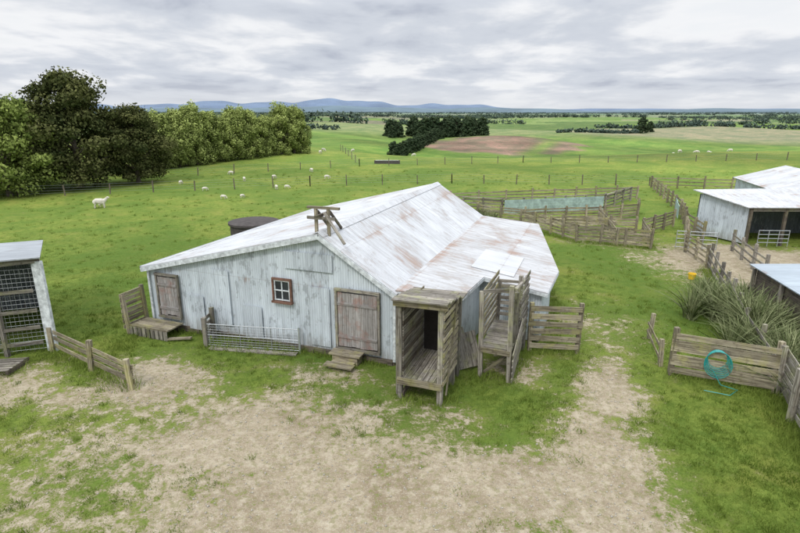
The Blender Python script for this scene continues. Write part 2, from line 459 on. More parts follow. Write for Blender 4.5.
mb.panel([(ax - .2, -o - .02, zl(ax - .2) + .025), (ax, -o - .02, zl(ax) + .04), (ax, Lb + o, zl(ax) + .04), (ax - .2, Lb + o, zl(ax - .2) + .025)], Yv, Xv, M_roof, .01)
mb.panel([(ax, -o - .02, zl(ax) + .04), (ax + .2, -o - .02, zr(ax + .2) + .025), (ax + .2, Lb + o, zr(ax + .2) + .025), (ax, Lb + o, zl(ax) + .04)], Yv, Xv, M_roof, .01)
mb.build('ridge_cap', ws)
mb = MB()
mb.beam((-.22, -o - .015, zl(-.22) - .12), (ax, -o - .015, zl(ax) - .12), .03, .15, M_white, t=.85)
mb.beam((ax, -o - .018, zr(ax) - .12), (W + .1, -o - .018, zr(W + .1) - .12), .03, .15, M_white, t=.85)
mb.build('barge_boards', ws)
mb = MB()
mb.beam((-.30, -.1, lh - .04), (-.30, Lb, lh - .04), .1, .1, M_metal); mb.build('gutter', ws)
mb = MB()
mb.beam((0, -.03, .08), (W, -.03, .08), .05, .22, M_wood_d)
for k in range(11): mb.box((k * .97 + .02, -.1, -.1), (k * .97 + .2, .1, .14), M_wood_d)
mb.build('foundation_sill', ws)
mb = MB()
for xx in (0.0, W): mb.beam((xx, -.07, .15), (xx, -.07, rh - .2), .09, .05, M_white, up=(0, 1, 0))
mb.build('corner_boards', ws)
mb = MB()
for (x0, x1, z0, z1, tt) in ((1.7, 2.46, .14, 1.5, .93), (2.9, 3.66, .5, 2.6, 1.03), (4.2, 4.96, .2, 1.4, .92), (6.9, 7.66, .3, 2.4, .95), (6.0, 7.8, 2.95, 3.55, .88)):
    mb.panel([(x0, -.066, z0), (x1, -.066, z0), (x1, -.064, z1), (x0, -.064, z1)], Xv, Zv, M_wall, .012, tt)
mb.build('patched_sheets', ws)
# window
mb = MB()
wx, wz = 5.87, 2.14; ww, wh = .64, .74
mb.beam((wx - ww / 2 - .06, -.09, wz + wh / 2 + .03), (wx + ww / 2 + .06, -.09, wz + wh / 2 + .03), .08, .07, M_red)
mb.beam((wx - ww / 2 - .08, -.11, wz - wh / 2 - .05), (wx + ww / 2 + .08, -.11, wz - wh / 2 - .05), .14, .07, M_red)
for q in (-1, 1): mb.beam((wx + q * (ww / 2 + .03), -.09, wz - wh / 2 - .01), (wx + q * (ww / 2 + .03), -.09, wz + wh / 2), .06, .08, M_red, up=(0, 1, 0))
mb.box((wx - ww / 2, -.072, wz - wh / 2), (wx + ww / 2, -.055, wz + wh / 2), M_glass)
for q in (-.28, 0, .28): mb.beam((wx + q, -.088, wz - wh / 2), (wx + q, -.088, wz + wh / 2), .035, .03, M_white, up=(0, 1, 0), t=1)
for q in (-.34, 0, .34): mb.beam((wx - ww / 2 + .01, -.091, wz + q), (wx + ww / 2 - .01, -.091, wz + q), .03, .035, M_white, t=1)
mb.build('window', ws)
def door(name, x0, x1, z0, z1, nb, mat):
    mb = MB(); w = (x1 - x0) / nb
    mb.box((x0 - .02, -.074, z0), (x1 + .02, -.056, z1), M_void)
    for k in range(nb):
        mb.beam((x0 + w * (k + .5), -.095, z0 + random.uniform(0, .06)), (x0 + w * (k + .5), -.095, z1 - random.uniform(0, .02)), w * .96, .035, mat, up=(0, 1, 0), t=random.uniform(.8, 1.15))
    for q in (.2, .8): mb.beam((x0, -.13, z0 + (z1 - z0) * q), (x1, -.13, z0 + (z1 - z0) * q), .03, .10, mat, t=.85)
    mb.beam((x0 - .06, -.10, z0), (x0 - .06, -.10, z1 + .05), .08, .08, M_wood, up=(0, 1, 0)); mb.beam((x1 + .06, -.10, z0), (x1 + .06, -.10, z1 + .05), .08, .08, M_wood, up=(0, 1, 0))
    mb.beam((x0 - .1, -.11, z1 + .09), (x1 + .1, -.11, z1 + .09), .1, .08, M_wood)
    mb.beam((x0 - .1, -.12, z0 - .05), (x1 + .1, -.12, z0 - .05), .12, .08, M_wood)
    mb.build(name, ws)
door('front_door', 7.98, 9.38, .42, 2.35, 9, M_door)
door('side_door', .45, 1.32, .55, 2.08, 6, M_door)
mb = MB()
mb.box((8.0, -.95, 0), (8.8, -.58, .17), M_wood_y); mb.box((7.95, -.57, 0), (8.85, -.16, .34), M_wood_y)
mb.beam((7.9, -.98, .19), (8.9, -.98, .19), .3, .04, M_wood_y); mb.beam((7.85, -.42, .365), (8.95, -.42, .365), .42, .045, M_wood_y)
mb.build('front_steps', ws)
# apex hoist
mb = MB()
for xx in (7.15, 7.6):
    mb.beam((xx, .2, 4.1), (xx, .2, 5.0), .09, .09, M_wood_y)
mb.beam((6.85, .2, 5.03), (8.0, .2, 5.03), .11, .08, M_wood_y)
mb.beam((6.9, .06, 4.72), (7.9, .06, 4.72), .05, .10, M_wood)
mb.beam((7.5, .1, 4.9), (8.35, -.2, 4.0), .08, .06, M_wood)
mb.beam((7.15, .3, 4.9), (7.15, 1.1, 4.2), .07, .07, M_wood_d); mb.beam((7.6, .3, 4.9), (7.6, 1.1, 4.2), .07, .07, M_wood_d)
mb.beam((7.4, -.3, 4.82), (7.4, .7, 4.82), .08, .08, M_wood_d)
mb.build('wool_hoist_frame', ws)
# lean-to
def lz(t): return 2.62 - .15 * t
def LP(t, L): return (W + t, L, lz(t))
mb = MB()
poly = [(.02, -.05), (1.95, .95), (2.15, 3.35), (4.4, 3.3), (4.55, 6.3), (2.9, Lb + 1.0), (.02, Lb + .1)]
mb.panel([LP(*p) for p in poly], Yv, (1, 0, -.15), M_roof2, .04); mb.build('leanto_roof', ws)
mb = MB()
q = [(1.5, 4.1), (3.1, 4.1), (3.1, 6.9), (1.5, 6.9)]
mb.panel([(W + a, b_, lz(a) + .03) for a, b_ in q], Yv, (1, 0, -.15), M_roofnew, .02); mb.build('leanto_patch', ws)
wp = [(.1, .9), (1.8, 1.15), (2.0, 3.6), (4.2, 3.55), (4.3, 6.2), (2.7, Lb + .8), (.05, Lb)]
mb = MB()
for i in range(len(wp) - 1):
    a, b_ = wp[i], wp[i + 1]
    d = Vector((b_[0] - a[0], b_[1] - a[1], 0))
    mb.panel([(W + a[0], a[1], 0), (W + b_[0], b_[1], 0), (W + b_[0], b_[1], lz(b_[0]) - .05), (W + a[0], a[1], lz(a[0]) - .05)], d, Zv, M_wall, .04)
mb.build('leanto_walls', ws)
mb = MB()
for a, b_ in ((poly[0], poly[1]), (poly[1], poly[2]), (poly[2], poly[3]), (poly[3], poly[4]), (poly[4], poly[5])):
    pa, pb = Vector(LP(*a)), Vector(LP(*b_)); pa.z -= .1; pb.z -= .1
    mb.beam(pa, pb, .03, .12, M_white, t=.9)
mb.build('leanto_fascia', ws)

# ------------------------------------------------------------------ loading pens
def slat_side(mb, p, q, z0, z1, n, mat, th=.03, w=.13, gap_jit=.02, ext=0):
    p = Vector((*p, 0)); q = Vector((*q, 0)); d = (q - p).normalized() * ext
    for k in range(n):
        z = z0 + (z1 - z0) * (k + .5) / n
        a = p - d * random.uniform(.3, 1); b_ = q + d * random.uniform(.3, 1)
        mb.beam((a.x, a.y, z + random.uniform(-gap_jit, gap_jit)), (b_.x, b_.y, z + random.uniform(-gap_jit, gap_jit)), th, w * random.uniform(.85, 1.1), mat)
def post(mb, x, y, z0, z1, w, mat, dx=0, dy=0): mb.beam((x, y, z0), (x + dx, y + dy, z1), w, w, mat, up=(0, 1, 0))
pa = parent_empty('loading_pen', (0.0, 13.9, 0), RZ)
mb = MB()
for (x_, y_, h_) in ((0, 0, 3.0), (1.2, 0, 3.05), (1.2, 1.35, 2.75), (0, 1.8, 2.7), (1.2, 1.9, 2.7)):
    post(mb, x_, y_, -.1, h_, .15, M_wood, random.uniform(-.05, .05))
mb.build('posts', pa)
mb = MB()
for k in range(7): mb.beam((.02 + .17 * k + .08, -.05, .66), (.02 + .17 * k + .08, 2.0, .70), .155, .045, M_wood)
mb.beam((-.05, -.1, .58), (1.28, -.1, .58), .06, .2, M_wood_y)
mb.beam((0.1, -.02, .1), (0.15, 1.8, .5), .05, .16, M_wood_d)
mb.build('floor', pa)
mb = MB()
for k in range(14):
    z = .75 + k * .155; mb.beam((.09, .0, z), (.09, 1.9, z), .03, .14, M_wood_d if k % 3 == 1 else M_wood)
for k in range(9): mb.beam((-.095, .05 + k * .21, .1), (-.095, .05 + k * .21, 2.9 - k * .03), .19, .03, M_wood, up=(1, 0, 0))
mb.build('boarded_side', pa)
mb = MB()
slat_side(mb, (1.295, -.05), (1.295, 1.5), .55, 2.95, 11, M_wood_y, .03, .13)
mb.beam((1.33, .2, .2), (1.33, 1.2, 2.7), .03, .12, M_wood_y)
mb.build('slatted_gate', pa)
mb = MB()
for k in range(6): mb.beam((-.12 - random.uniform(0, .1), -.1 + k * .35, 3.07 - k * .06), (1.42 + random.uniform(0, .12), -.1 + k * .35, 3.10 - k * .06), .33, .035, M_wood)
mb.beam((-.15, -.14, 2.95), (1.42, -.14, 2.98), .05, .16, M_wood_y)
mb.build('roof_boards', pa)
mb = MB(); mb.box((.1, 1.92, .7), (1.15, 1.98, 2.6), M_void); mb.build('back_opening_shade', pa)  # solid dark sheet painting the shade of an opening into the shed

pb = parent_empty('loading_pen', (2.53, 15.2, 0), RZ)
mb = MB()
for (x_, y_, h_) in ((0, 0, 2.8), (.05, 2.3, 2.5), (.9, -.1, 3.1), (.95, 1.2, 3.05), (1.0, 2.4, 2.6), (.95, .55, 2.7)):
    post(mb, x_, y_, -.1, h_, .13, M_wood, random.uniform(-.07, .07))
mb.build('posts', pb)
mb = MB()
slat_side(mb, (.0, -.05), (.05, 2.3), 1.2, 2.9, 8, M_wood_y, .03, .12)
slat_side(mb, (0, 2.25), (.95, 2.3), 1.2, 2.6, 7, M_wood, .03, .12)
slat_side(mb, (.98, 1.0), (1.05, 2.6), .7, 2.9, 10, M_wood, .03, .12)
for k in range(5): mb.beam((1.02, -.35, .15 + k * .2), (1.06, 1.3, .75 + k * .2), .03, .15, M_wood)
mb.beam((.0, -.06, 2.82), (.95, -.12, 3.0), .06, .1, M_wood); mb.beam((.95, -.1, 3.0), (1.0, 2.4, 2.7), .1, .06, M_wood)
mb.build('slatted_sides', pb)
mb = MB()
for k in range(8): mb.beam((-.02, .05 + k * .3, 1.03), (.95, .05 + k * .3, 1.03), .27, .05, M_wood)
mb.beam((0, -.1, .95), (.9, -.15, .95), .06, .16, M_wood_y)
mb.beam((.1, .1, 0.1), (.85, .0, .9), .04, .1, M_wood_d)
mb.build('floor', pb)

mb = MB()
for a, b_, z in (((2.05, 15.6), (1.75, 16.3), 1.1), ((2.35, 15.75), (2.15, 16.4), .95)):
    mb.beam((a[0], a[1], .02), (b_[0], b_[1], z), .7, .03, M_wood, up=(.35, .9, 0))
mb.build('leaning_plank')

def fence(name, pts, h=1.2, rails=5, sp=2.0, rw=.13, mat=M_wood, pw=.13, cap=False, z0=.12, side=.08, vary=.14, th=.03):
    mb = MB()
    for i in range(len(pts) - 1):
        a = Vector((*pts[i], 0)); b_ = Vector((*pts[i + 1], 0)); L = (b_ - a).length
        n = max(1, round(L / sp)); d = (b_ - a) / n; nn = Vector((-d.y, d.x, 0)).normalized() * side
        for k in range(n + (1 if i == len(pts) - 2 else 0)):
            p = a + d * k
            zz = H(p.x, p.y)
            mb.beam((p.x, p.y, zz - .1), (p.x + random.uniform(-.07, .07), p.y + random.uniform(-.07, .07), zz + h + random.uniform(.02, vary + .05)), pw, pw, mat, up=(0, 1, 0))
        for k in range(n):
            p = a + d * k; q_ = a + d * (k + 1)
            za, zb = H(p.x, p.y), H(q_.x, q_.y)
            for r_ in range(rails):
                z = z0 + (h - z0) * (r_ + .5) / rails
                e = d.normalized() * random.uniform(0, .1)
                mb.beam(p + nn - e + Vector((0, 0, za + z + random.uniform(-.035, .035))), q_ + nn + e + Vector((0, 0, zb + z + random.uniform(-.035, .035))), th, rw * random.uniform(.8, 1.1), mat)
            if cap: mb.beam(p + Vector((0, 0, za + h + .05)), q_ + Vector((0, 0, zb + h + .05)), .16, .035, mat)
    return mb.build(name)
fence('slatted_fence', [(4.5, 17.05), (6.1, 16.85)], 1.75, 6, 1.6, .20, M_wood_y, side=-.09)
fence('rail_fence', [(-12.0, 16.9), (-9.9, 15.5), (-8.0, 14.25)], .85, 3, 2.4, .17, M_wood_y, .14)
fence('slatted_fence', [(8.6, 15.35), (11.0, 14.05)], 1.5, 6, 2.5, .20, M_wood_y, .14, side=-.09)
fence('slatted_fence', [(11.05, 14.0), (9.9, 11.2), (8.9, 8.2), (8.3, 6)], 1.5, 6, 1.4, .17, M_wood, .14)
fence('rail_fence', [(11.15, 14.3), (12.6, 18.0), (14.6, 22.6), (16.3, 27.0)], 1.2, 3, 1.8, .11, M_wood, .12)
fence('rail_fence', [(8.55, 15.9), (9.1, 18.0)], .8, 2, 2.0, .12, M_wood_y, .12)
# side door landing
mb = MB()
pd = parent_empty('timber_landing', (-9.5, 19.35, 0), RZ)
for k in range(5): mb.beam((-.25, -.25 - k * .17, .34), (1.5, -.25 - k * .17, .34), .155, .05, M_wood_y)
for k in range(9): mb.beam((-.2 + k * .2, -1.01, -.03), (-.2 + k * .2, -1.01, .31), .15, .03, M_wood, up=(0, 1, 0))
mb.build('deck', pd)
mb = MB()
post(mb, -.32, -.1, 0, 1.65, .12, M_wood_y, -.1); post(mb, -.32, -1.0, 0, 1.5, .12, M_wood_y, -.12)
slat_side(mb, (-.45, -1.1), (-.42, 0), .2, 1.6, 7, M_wood_y, .03, .15)
mb.beam((1.45, -.95, .03), (2.3, -.7, .1), .16, .05, M_wood_y)
mb.build('side_rails', pd)
# metal mesh pen at front wall
pg = parent_empty('mesh_gate_pen', (-6.85, 17.35, 0), math.atan2(-.55, 3.6))
mb = MB()
post(mb, 0, 0, -.1, 1.1, .14, M_wood); post(mb, -.1, .75, -.1, 1.2, .13, M_wood); post(mb, 3.45, -.02, -.1, .95, .06, M_metal)
slat_side(mb, (-.08, 0), (-.18, .8), .15, 1.05, 4, M_wood, .03, .15)
mb.build('posts', pg)
mb = MB()
for z in (.10, .48, .88): mb.tube([(0.1, -.02, z), (3.45, -.02, z)], .015, M_metal, 6)
for k in range(24): mb.tube([(.15 + k * .143, -.02, .10), (.15 + k * .143, -.02, .88)], .0045 if k % 8 else .015, M_metal, 4)
for z in (.19, .28, .38, .58, .68, .78): mb.tube([(0.1, -.02, z), (3.45, -.02, z)], .004, M_metal, 4)
mb.build('gate_panel', pg)
mb = MB()
mb.beam((.2, -.15, .04), (3.4, -.2, .05), .22, .05, M_wood); mb.beam((.5, .3, .04), (3.1, .2, .05), .3, .05, M_wood_d)
mb.build('sill_planks', pg)

# water tank
mb = MB(); N = 32
def ring(r_, z): return [(r_ * math.cos(k * 2 * math.pi / N), r_ * math.sin(k * 2 * math.pi / N), z) for k in range(N)]
prof = [(1.35, 0), (1.35, 1.75), (1.45, 1.76), (1.45, 1.88), (1.3, 1.92), (.5, 2.0), (.12, 2.02)]
rs_ = [ring(*p) for p in prof]
for i in range(len(prof) - 1):
    for k in range(N): mb.face([rs_[i][k], rs_[i][(k + 1) % N], rs_[i + 1][(k + 1) % N], rs_[i + 1][k]], M_conc)
mb.face(rs_[-1], M_conc)
tk = mb.build('water_tank'); tk.location = (-8.5, 30.5, 0)

# ------------------------------------------------------------------ left open shed
ls_ = parent_empty('open_shed', (-12.05, 17.0, 0), R(-4))
mb = MB()
mb.beam((0, 0, -.1), (0, 0, 3.25), .34, .12, M_white, up=(0, 1, 0), t=.95)
for f in (.33, .66, 1.0):
    mb.beam((-3.8 * f, -1.6 * f, -.1), (-3.8 * f, -1.6 * f, 3.05 + .2 * (1 - f)), .13, .13, M_wood, up=(0, 1, 0), t=.75)
mb.beam((-3.9, -1.63, 3.1), (.1, .03, 3.3), .08, .2, M_wood)
for z in (.35, .9, 1.5, 2.2): mb.beam((-3.7, -1.60, z), (-.2, -.13, z + .06), .04, .12, M_wood, t=.7)
mb.build('frame', ls_)
mb = MB()
for k in range(30):
    f = .04 + .96 * k / 29
    mb.tube([(-3.75 * f, -1.56 * f + .03, .1), (-3.75 * f, -1.56 * f + .03, 3.0)], .005, M_metal, 4)
for k in range(20): mb.tube([(-3.75, -1.53, .15 + k * .15), (-.15, -.03, .15 + k * .15)], .005, M_metal, 4)
mb.build('wire_mesh', ls_)
mb = MB()
mb.panel([(-.1, .12, .1), (-3.4, 4.2, .1), (-3.4, 4.2, 2.6), (-.1, .12, 3.2)], (-.62, .78, 0), Zv, M_darkiron, .04)
mb.panel([(-3.4, 4.2, 0), (-9, 2.4, 0), (-9, 2.4, 2.6), (-3.4, 4.2, 2.6)], Xv, Zv, M_darkiron, .04)
mb.build('walls', ls_)
mb = MB()
mb.panel([(-7.9, -3.4, 3.2), (.25, -.12, 3.42), (-3.2, 4.5, 2.85), (-9.2, 2.6, 2.65)], Yv, Xv, M_galv, .04)
mb.build('roof', ls_)
mb = MB()
for k in range(6): mb.beam((-13.7, 15.0 + k * .17, .17), (-12.35, 15.25 + k * .17, .17), .11, .025, M_wood)
for k in range(3): mb.beam((-13.6 + k * .6, 14.98 + k * .11, .08), (-13.6 + k * .6, 16.0 + k * .11, .08), .08, .14, M_wood_d)
mb.build('timber_pallet')

# ------------------------------------------------------------------ right sheds
rs1 = parent_empty('sheep_shed', (21.4, 32.3, 0), 0)
mb = MB()
mb.panel([(-1.3, 3.2, .1), (0, 0, .1), (0, 0, 2.35), (-1.3, 3.2, 2.75)], (-1.3, 3.2, 0), Zv, M_wall, .05)
mb.panel([(6.5, 3.5, 0), (-1.2, 3.5, 0), (-1.2, 3.5, 2.7), (6.5, 3.5, 2.7)], Xv, Zv, M_darkiron, .05)
mb.panel([(6.5, 0, 0), (6.5, 3.5, 0), (6.5, 3.5, 2.7), (6.5, 0, 2.3)], Yv, Zv, M_darkiron, .05)
mb.build('walls', rs1)
mb = MB()
mb.panel([(-.25, -.3, 2.42), (7, -.4, 2.42), (7, 3.9, 3.05), (-1.7, 3.5, 2.98)], Xv, Yv, M_roof, .05); mb.build('roof', rs1)
mb = MB()
for xx in (0.05, 2.2, 4.4, 6.4): post(mb, xx, -.1, -.1, 2.35, .16, M_wood_d)
mb.beam((0, -.12, 2.25), (6.6, -.14, 2.25), .08, .2, M_wood)
mb.build('posts', rs1)
mb = MB()
for z in (.3, .55, .8, 1.05): mb.tube([(.5, -.5, z), (2.3, -.6, z)], .025, M_metal, 6)
for xx in (.5, 1.1, 1.7, 2.3): mb.tube([(xx, -.5 - (xx - .5) * .055, .05), (xx, -.5 - (xx - .5) * .055, 1.08)], .025, M_metal, 6)
mb.build('gate', rs1)
rs2 = parent_empty('implement_shed', (26.0, 36.2, 0), R(-14))
mb = MB()
mb.panel([(0, 0, 0), (7, 0, 0), (7, 0, 2.7), (3.5, 0, 3.7), (0, 0, 2.7)], Xv, Zv, M_wall, .05)
mb.panel([(0, 9, 0), (0, 0.05, 0), (0, 0.05, 2.7), (0, 9, 2.7)], Yv, Zv, M_wall, .05)
mb.panel([(7, 0.05, 0), (7, 9, 0), (7, 9, 2.7), (7, 0.05, 2.7)], Yv, Zv, M_wall, .05)
mb.panel([(7, 9, 0), (0, 9, 0), (0, 9, 2.7), (3.5, 9, 3.7), (7, 9, 2.7)], Xv, Zv, M_wall, .05)
mb.build('walls', rs2)
mb = MB()
mb.panel([(-.2, -.2, 2.7), (3.5, -.2, 3.77), (3.5, 9.2, 3.77), (-.2, 9.2, 2.7)], Yv, Xv, M_roof, .05)
mb.panel([(3.5, -.2, 3.77), (7.2, -.2, 2.7), (7.2, 9.2, 2.7), (3.5, 9.2, 3.77)], Yv, Xv, M_roof, .05)
mb.build('roof', rs2)
mb = MB(); mb.box((1.2, -.07, 0), (5.4, -.055, 2.5), M_void); mb.beam((1.1, -.1, 2.55), (5.5, -.1, 2.55), .08, .12, M_wood)  # dark panel on the wall paints the shade inside the doorway
mb.build('doorway', rs2)
rs3 = parent_empty('lean_to_shelter', (14.2, 17.2, 0), R(-8))
mb = MB()
mb.panel([(-.1, -.3, 1.75), (4.6, -.3, 1.95), (4.6, 4.4, 2.05), (-.1, 4.4, 1.85)], Yv, Xv, M_roofgrey, .04); mb.build('roof', rs3)
mb = MB()
mb.panel([(.1, 4.1, 0), (.1, 0, 0), (.1, 0, 1.7), (.1, 4.1, 1.75)], Yv, Zv, M_wood_d, .04)
mb.panel([(.1, 0, 0), (4.4, 0, 0), (4.4, 0, 1.8), (.1, 0, 1.65)], Xv, Zv, M_darkiron, .04)
mb.panel([(4.4, 4.1, 0), (.1, 4.1, 0), (.1, 4.1, 1.75), (4.4, 4.1, 1.9)], Xv, Zv, M_darkiron, .04)
mb.build('walls', rs3)
mb = MB()
for yy in (0, 2, 4.1): post(mb, .0, yy, -.05, 1.72, .12, M_wood)
mb.build('posts', rs3)

# ------------------------------------------------------------------ sheep yards
fence('yard_fence', [(4.5, 46.5), (12, 48.2), (22.5, 50.5)], 1.25, 4, 2.2, .13, M_wood_y, .14)
fence('yard_fence', [(5.2, 43.5), (8.2, 42.6), (17.4, 44.8), (21.5, 49.5)], 1.25, 4, 2.0, .13, M_wood, .14, cap=True)
fence('yard_fence', [(6.0, 40.8), (9.2, 38.8), (14.0, 39.6), (18.5, 41.0), (19.6, 43.5)], 1.15, 5, 1.8, .13, M_wood_y, .13)
fence('yard_fence', [(8.7, 38.0), (10.2, 35.4), (11.2, 33.0), (15.2, 31.4), (16.2, 34.8), (19.8, 38.0)], 1.15, 5, 1.7, .14, M_wood_y, .13)
fence('yard_fence', [(11.3, 36.4), (15.8, 35.0)], 1.15, 5, 1.6, .13, M_wood_y, .13)
fence('yard_fence', [(13.4, 32.1), (14.2, 35.5), (15.0, 39.6)], 1.1, 5, 1.6, .13, M_wood_y, .13)
fence('yard_fence', [(27.5, 58.5), (22.6, 42.5), (20.2, 37.0), (19.2, 33.0)], 1.2, 4, 2.2, .13, M_wood_y, .14)
fence('yard_fence', [(16.3, 27.2), (16.9, 30.6), (19.2, 35.0)], 1.2, 4, 1.8, .12, M_wood_y, .13)
fence('yard_fence', [(18.2, 25.4), (19.8, 30.8)], 1.2, 3, 1.8, .12, M_wood, .13)
fence('yard_fence', [(27.5, 58.5), (38, 56.5), (60, 54)], 1.2, 3, 3.0, .12, M_wood_y, .14)
mb = MB()
for k in range(7):
    a = Vector((8.4 + k * 1.25, 42.5 + k * .3, 0)); b_ = a + Vector((1.23, .295, 0))
    for z in (.2, .42, .64, .86, 1.08):
        mb.beam(a + Vector((0, 0, z)), b_ + Vector((0, 0, z)), .03, .21, M_teal)
mb.build('teal_board_wall')
mb = MB()
for k in range(2):
    a = Vector((21.6 + k, 40.5 + 2.2 * k, 0)); b_ = a + Vector((.9, 2.1, 0))
    for z in (.2, .45, .7, .95): mb.beam(a + Vector((-.2, 0, z)), b_ + Vector((-.2, 0, z)), .03, .23, M_teal)
mb.build('teal_board_wall')
mb = MB()
for z in (.2, .45, .7, .95, 1.15): mb.tube([(16.6, 31.2, z), (18.7, 30.6, z)], .022, M_metal, 6)
for f in (0, .33, .66, 1): mb.tube([(16.6 + 2.1 * f, 31.2 - .6 * f, .1), (16.6 + 2.1 * f, 31.2 - .6 * f, 1.2)], .022, M_metal, 6)
mb.build('yard_gate')
def wire_fence(name, pts, sp=4.0, h=1.15):
    mb = MB()
    for i in range(len(pts) - 1):
        a = Vector((*pts[i], 0)); b_ = Vector((*pts[i + 1], 0)); n = max(1, round((b_ - a).length / sp)); d = (b_ - a) / n
        for k in range(n + 1):
            p = a + d * k; z = H(p.x, p.y)
            mb.beam((p.x, p.y, z - .1), (p.x + random.uniform(-.06, .06), p.y, z + h * random.uniform(.85, 1.12)), .10, .10, M_wood_d, up=(0, 1, 0), t=1.3)
        for k in range(n):
            p = a + d * k; q_ = p + d
            for z in (.3, .55, .8, 1.05): mb.beam((p.x, p.y, H(p.x, p.y) + z), (q_.x, q_.y, H(q_.x, q_.y) + z), .010, .010, M_metal)
    mb.build(name)
wire_fence('wire_fence', [(-60, 52), (-37, 51.5), (-10, 59.5), (6, 62), (28, 60)])
wire_fence('wire_fence', [(-60, 64), (-30, 67), (-6, 80), (20, 88), (60, 84)], 4.5)
wire_fence('wire_fence', [(-6, 80), (-12, 110)], 5)

# hose, bucket
mb = MB()
cx, cy, cz = 9.55, 14.72, .85
for j in range(6):
    rr = .26 + .022 * j; pts = []
    for k in range(21):
        a = k / 20 * 2 * math.pi
        pts.append((cx + math.cos(a) * rr * .88 + random.uniform(-.01, .01), cy - math.cos(a) * rr * .48 - .10 - .018 * j, cz + math.sin(a) * rr * 1.15 - .03 * j))
    mb.tube(pts, .012, M_hose, 5)
mb.tube([(cx - .1, cy - .12, .5), (cx + .1, cy - .3, .1), (cx + .5, cy - .5, .03), (cx + .1, cy - .8, .03), (cx - .5, cy - .5, .03)], .012, M_hose, 5)
mb.build('garden_hose')
mb = MB(); N = 20
pr = [(.16, 0), (.22, .34), (.235, .345), (.235, .37), (.205, .37), (.15, .03)]
rg = [[(p[0] * math.cos(k * 2 * math.pi / N), p[0] * math.sin(k * 2 * math.pi / N), p[1]) for k in range(N)] for p in pr]
for i in range(len(pr) - 1):
    for k in range(N): mb.face([rg[i][k], rg[i][(k + 1) % N], rg[i + 1][(k + 1) % N], rg[i + 1][k]], M_yellow)
mb.face(rg[0][::-1], M_yellow); mb.face(rg[-1], M_yellow)
mb.tube([(math.cos(a) * .23, 0.02, .36 + math.sin(a) * .2) for a in np.linspace(0, math.pi, 9)], .008, M_metal, 5)
bk = mb.build('yellow_bucket'); bk.location = (14.5, 25.3, H(14.5, 25.3)); bk.scale = (.85, .85, .8)

# ------------------------------------------------------------------ sheep
def sheep_mesh(graze):
    V = [(0, 0, .62), (-.28, 0, .64), (-.48, 0, .62), (-.56, 0, .60), (.24, 0, .63), (.42, 0, .66)]
    Rr = [.245, .24, .19, .08, .23, .17]
    E = [(0, 1), (1, 2), (2, 3), (0, 4), (4, 5)]
    if graze: hd = [((.58, 0, .50), .10), ((.68, 0, .28), .085), ((.76, 0, .12), .055)]
    else: hd = [((.56, 0, .82), .11), ((.66, 0, .93), .09), ((.80, 0, .87), .055)]
    last = 5
    for p, r_ in hd: V.append(p); Rr.append(r_); E.append((last, len(V) - 1)); last = len(V) - 1
    hidx = len(V) - 2
    for sy in (-1, 1):
        V.append((V[hidx][0] - .03, sy * .13, V[hidx][2] + .03)); Rr.append(.028); E.append((hidx, len(V) - 1))
        ch = [((.32, sy * .12, .45), .075), ((.33, sy * .13, .25), .04), ((.32, sy * .13, .02), .032)]
        last = 4
        for p, r_ in ch: V.append(p); Rr.append(r_); E.append((last, len(V) - 1)); last = len(V) - 1
        ch = [((-.36, sy * .13, .47), .10), ((-.32, sy * .14, .36), .06), ((-.42, sy * .14, .24), .036), ((-.39, sy * .14, .02), .032)]
        last = 2
        for p, r_ in ch: V.append(p); Rr.append(r_); E.append((last, len(V) - 1)); last = len(V) - 1
    me = bpy.data.meshes.new('sheep_skin'); me.from_pydata(V, E, [])
    o = bpy.data.objects.new('tmp', me); COL.objects.link(o)
    sk = o.modifiers.new('s', 'SKIN')
    for i, r_ in enumerate(Rr): me.skin_vertices[0].data[i].radius = (r_, r_)
    me.skin_vertices[0].data[0].use_root = True
    sb = o.modifiers.new('u', 'SUBSURF'); sb.levels = 2
    dg = bpy.context.evaluated_depsgraph_get(); dg.update()
    m2 = bpy.data.meshes.new_from_object(o.evaluated_get(dg)); m2.name = 'sheep_body'
    m2.materials.clear(); m2.materials.append(M_wool)
    for p in m2.polygons: p.use_smooth = True
    bpy.data.objects.remove(o)
    return m2
sm = [sheep_mesh(True), sheep_mesh(False)]
SP = [(-25.8, 45.5, .3, 1, 1), (-26.0, 46.2, 2.8, 0, .55), (-16.8, 50.5, 0, 0, .5), (-15.2, 51.2, 1, 0, .45), (-13.2, 57, 2, 0, .6), (-12.2, 57.6, .2, 0, .5),
      (-20.5, 56, .5, 0, .5), (-18.6, 64, 2, 0, .6), (-15.5, 66, 1, 0, .6), (-22, 70, 3, 0, .6), (-9, 66, 0.4, 0, .6), (-12, 73, 2.2, 0, .65), (-25, 61, 1.4, 0, .55)]
rs = np.random.RandomState(3)
for k in range(22): SP.append((rs.uniform(42, 125), rs.uniform(92, 140), rs.uniform(0, 6), 0, .75))
for k in range(4): SP.append((rs.uniform(-16, 10), rs.uniform(95, 125), rs.uniform(0, 6), 0, .75))
for (x_, y_, a, up, s_) in SP: obj('sheep', sm[up], (x_, y_, H(x_, y_) - .01), a, s_)
mb = MB()
mb.box((-4, 84, H(-2, 84)), (0, 84.6, H(-2, 84) + .5), M_conc); mb.box((-3.8, 84.1, H(-2, 84) + .5), (-.2, 84.5, H(-2, 84) + .52), M_white)
mb.build('water_trough')

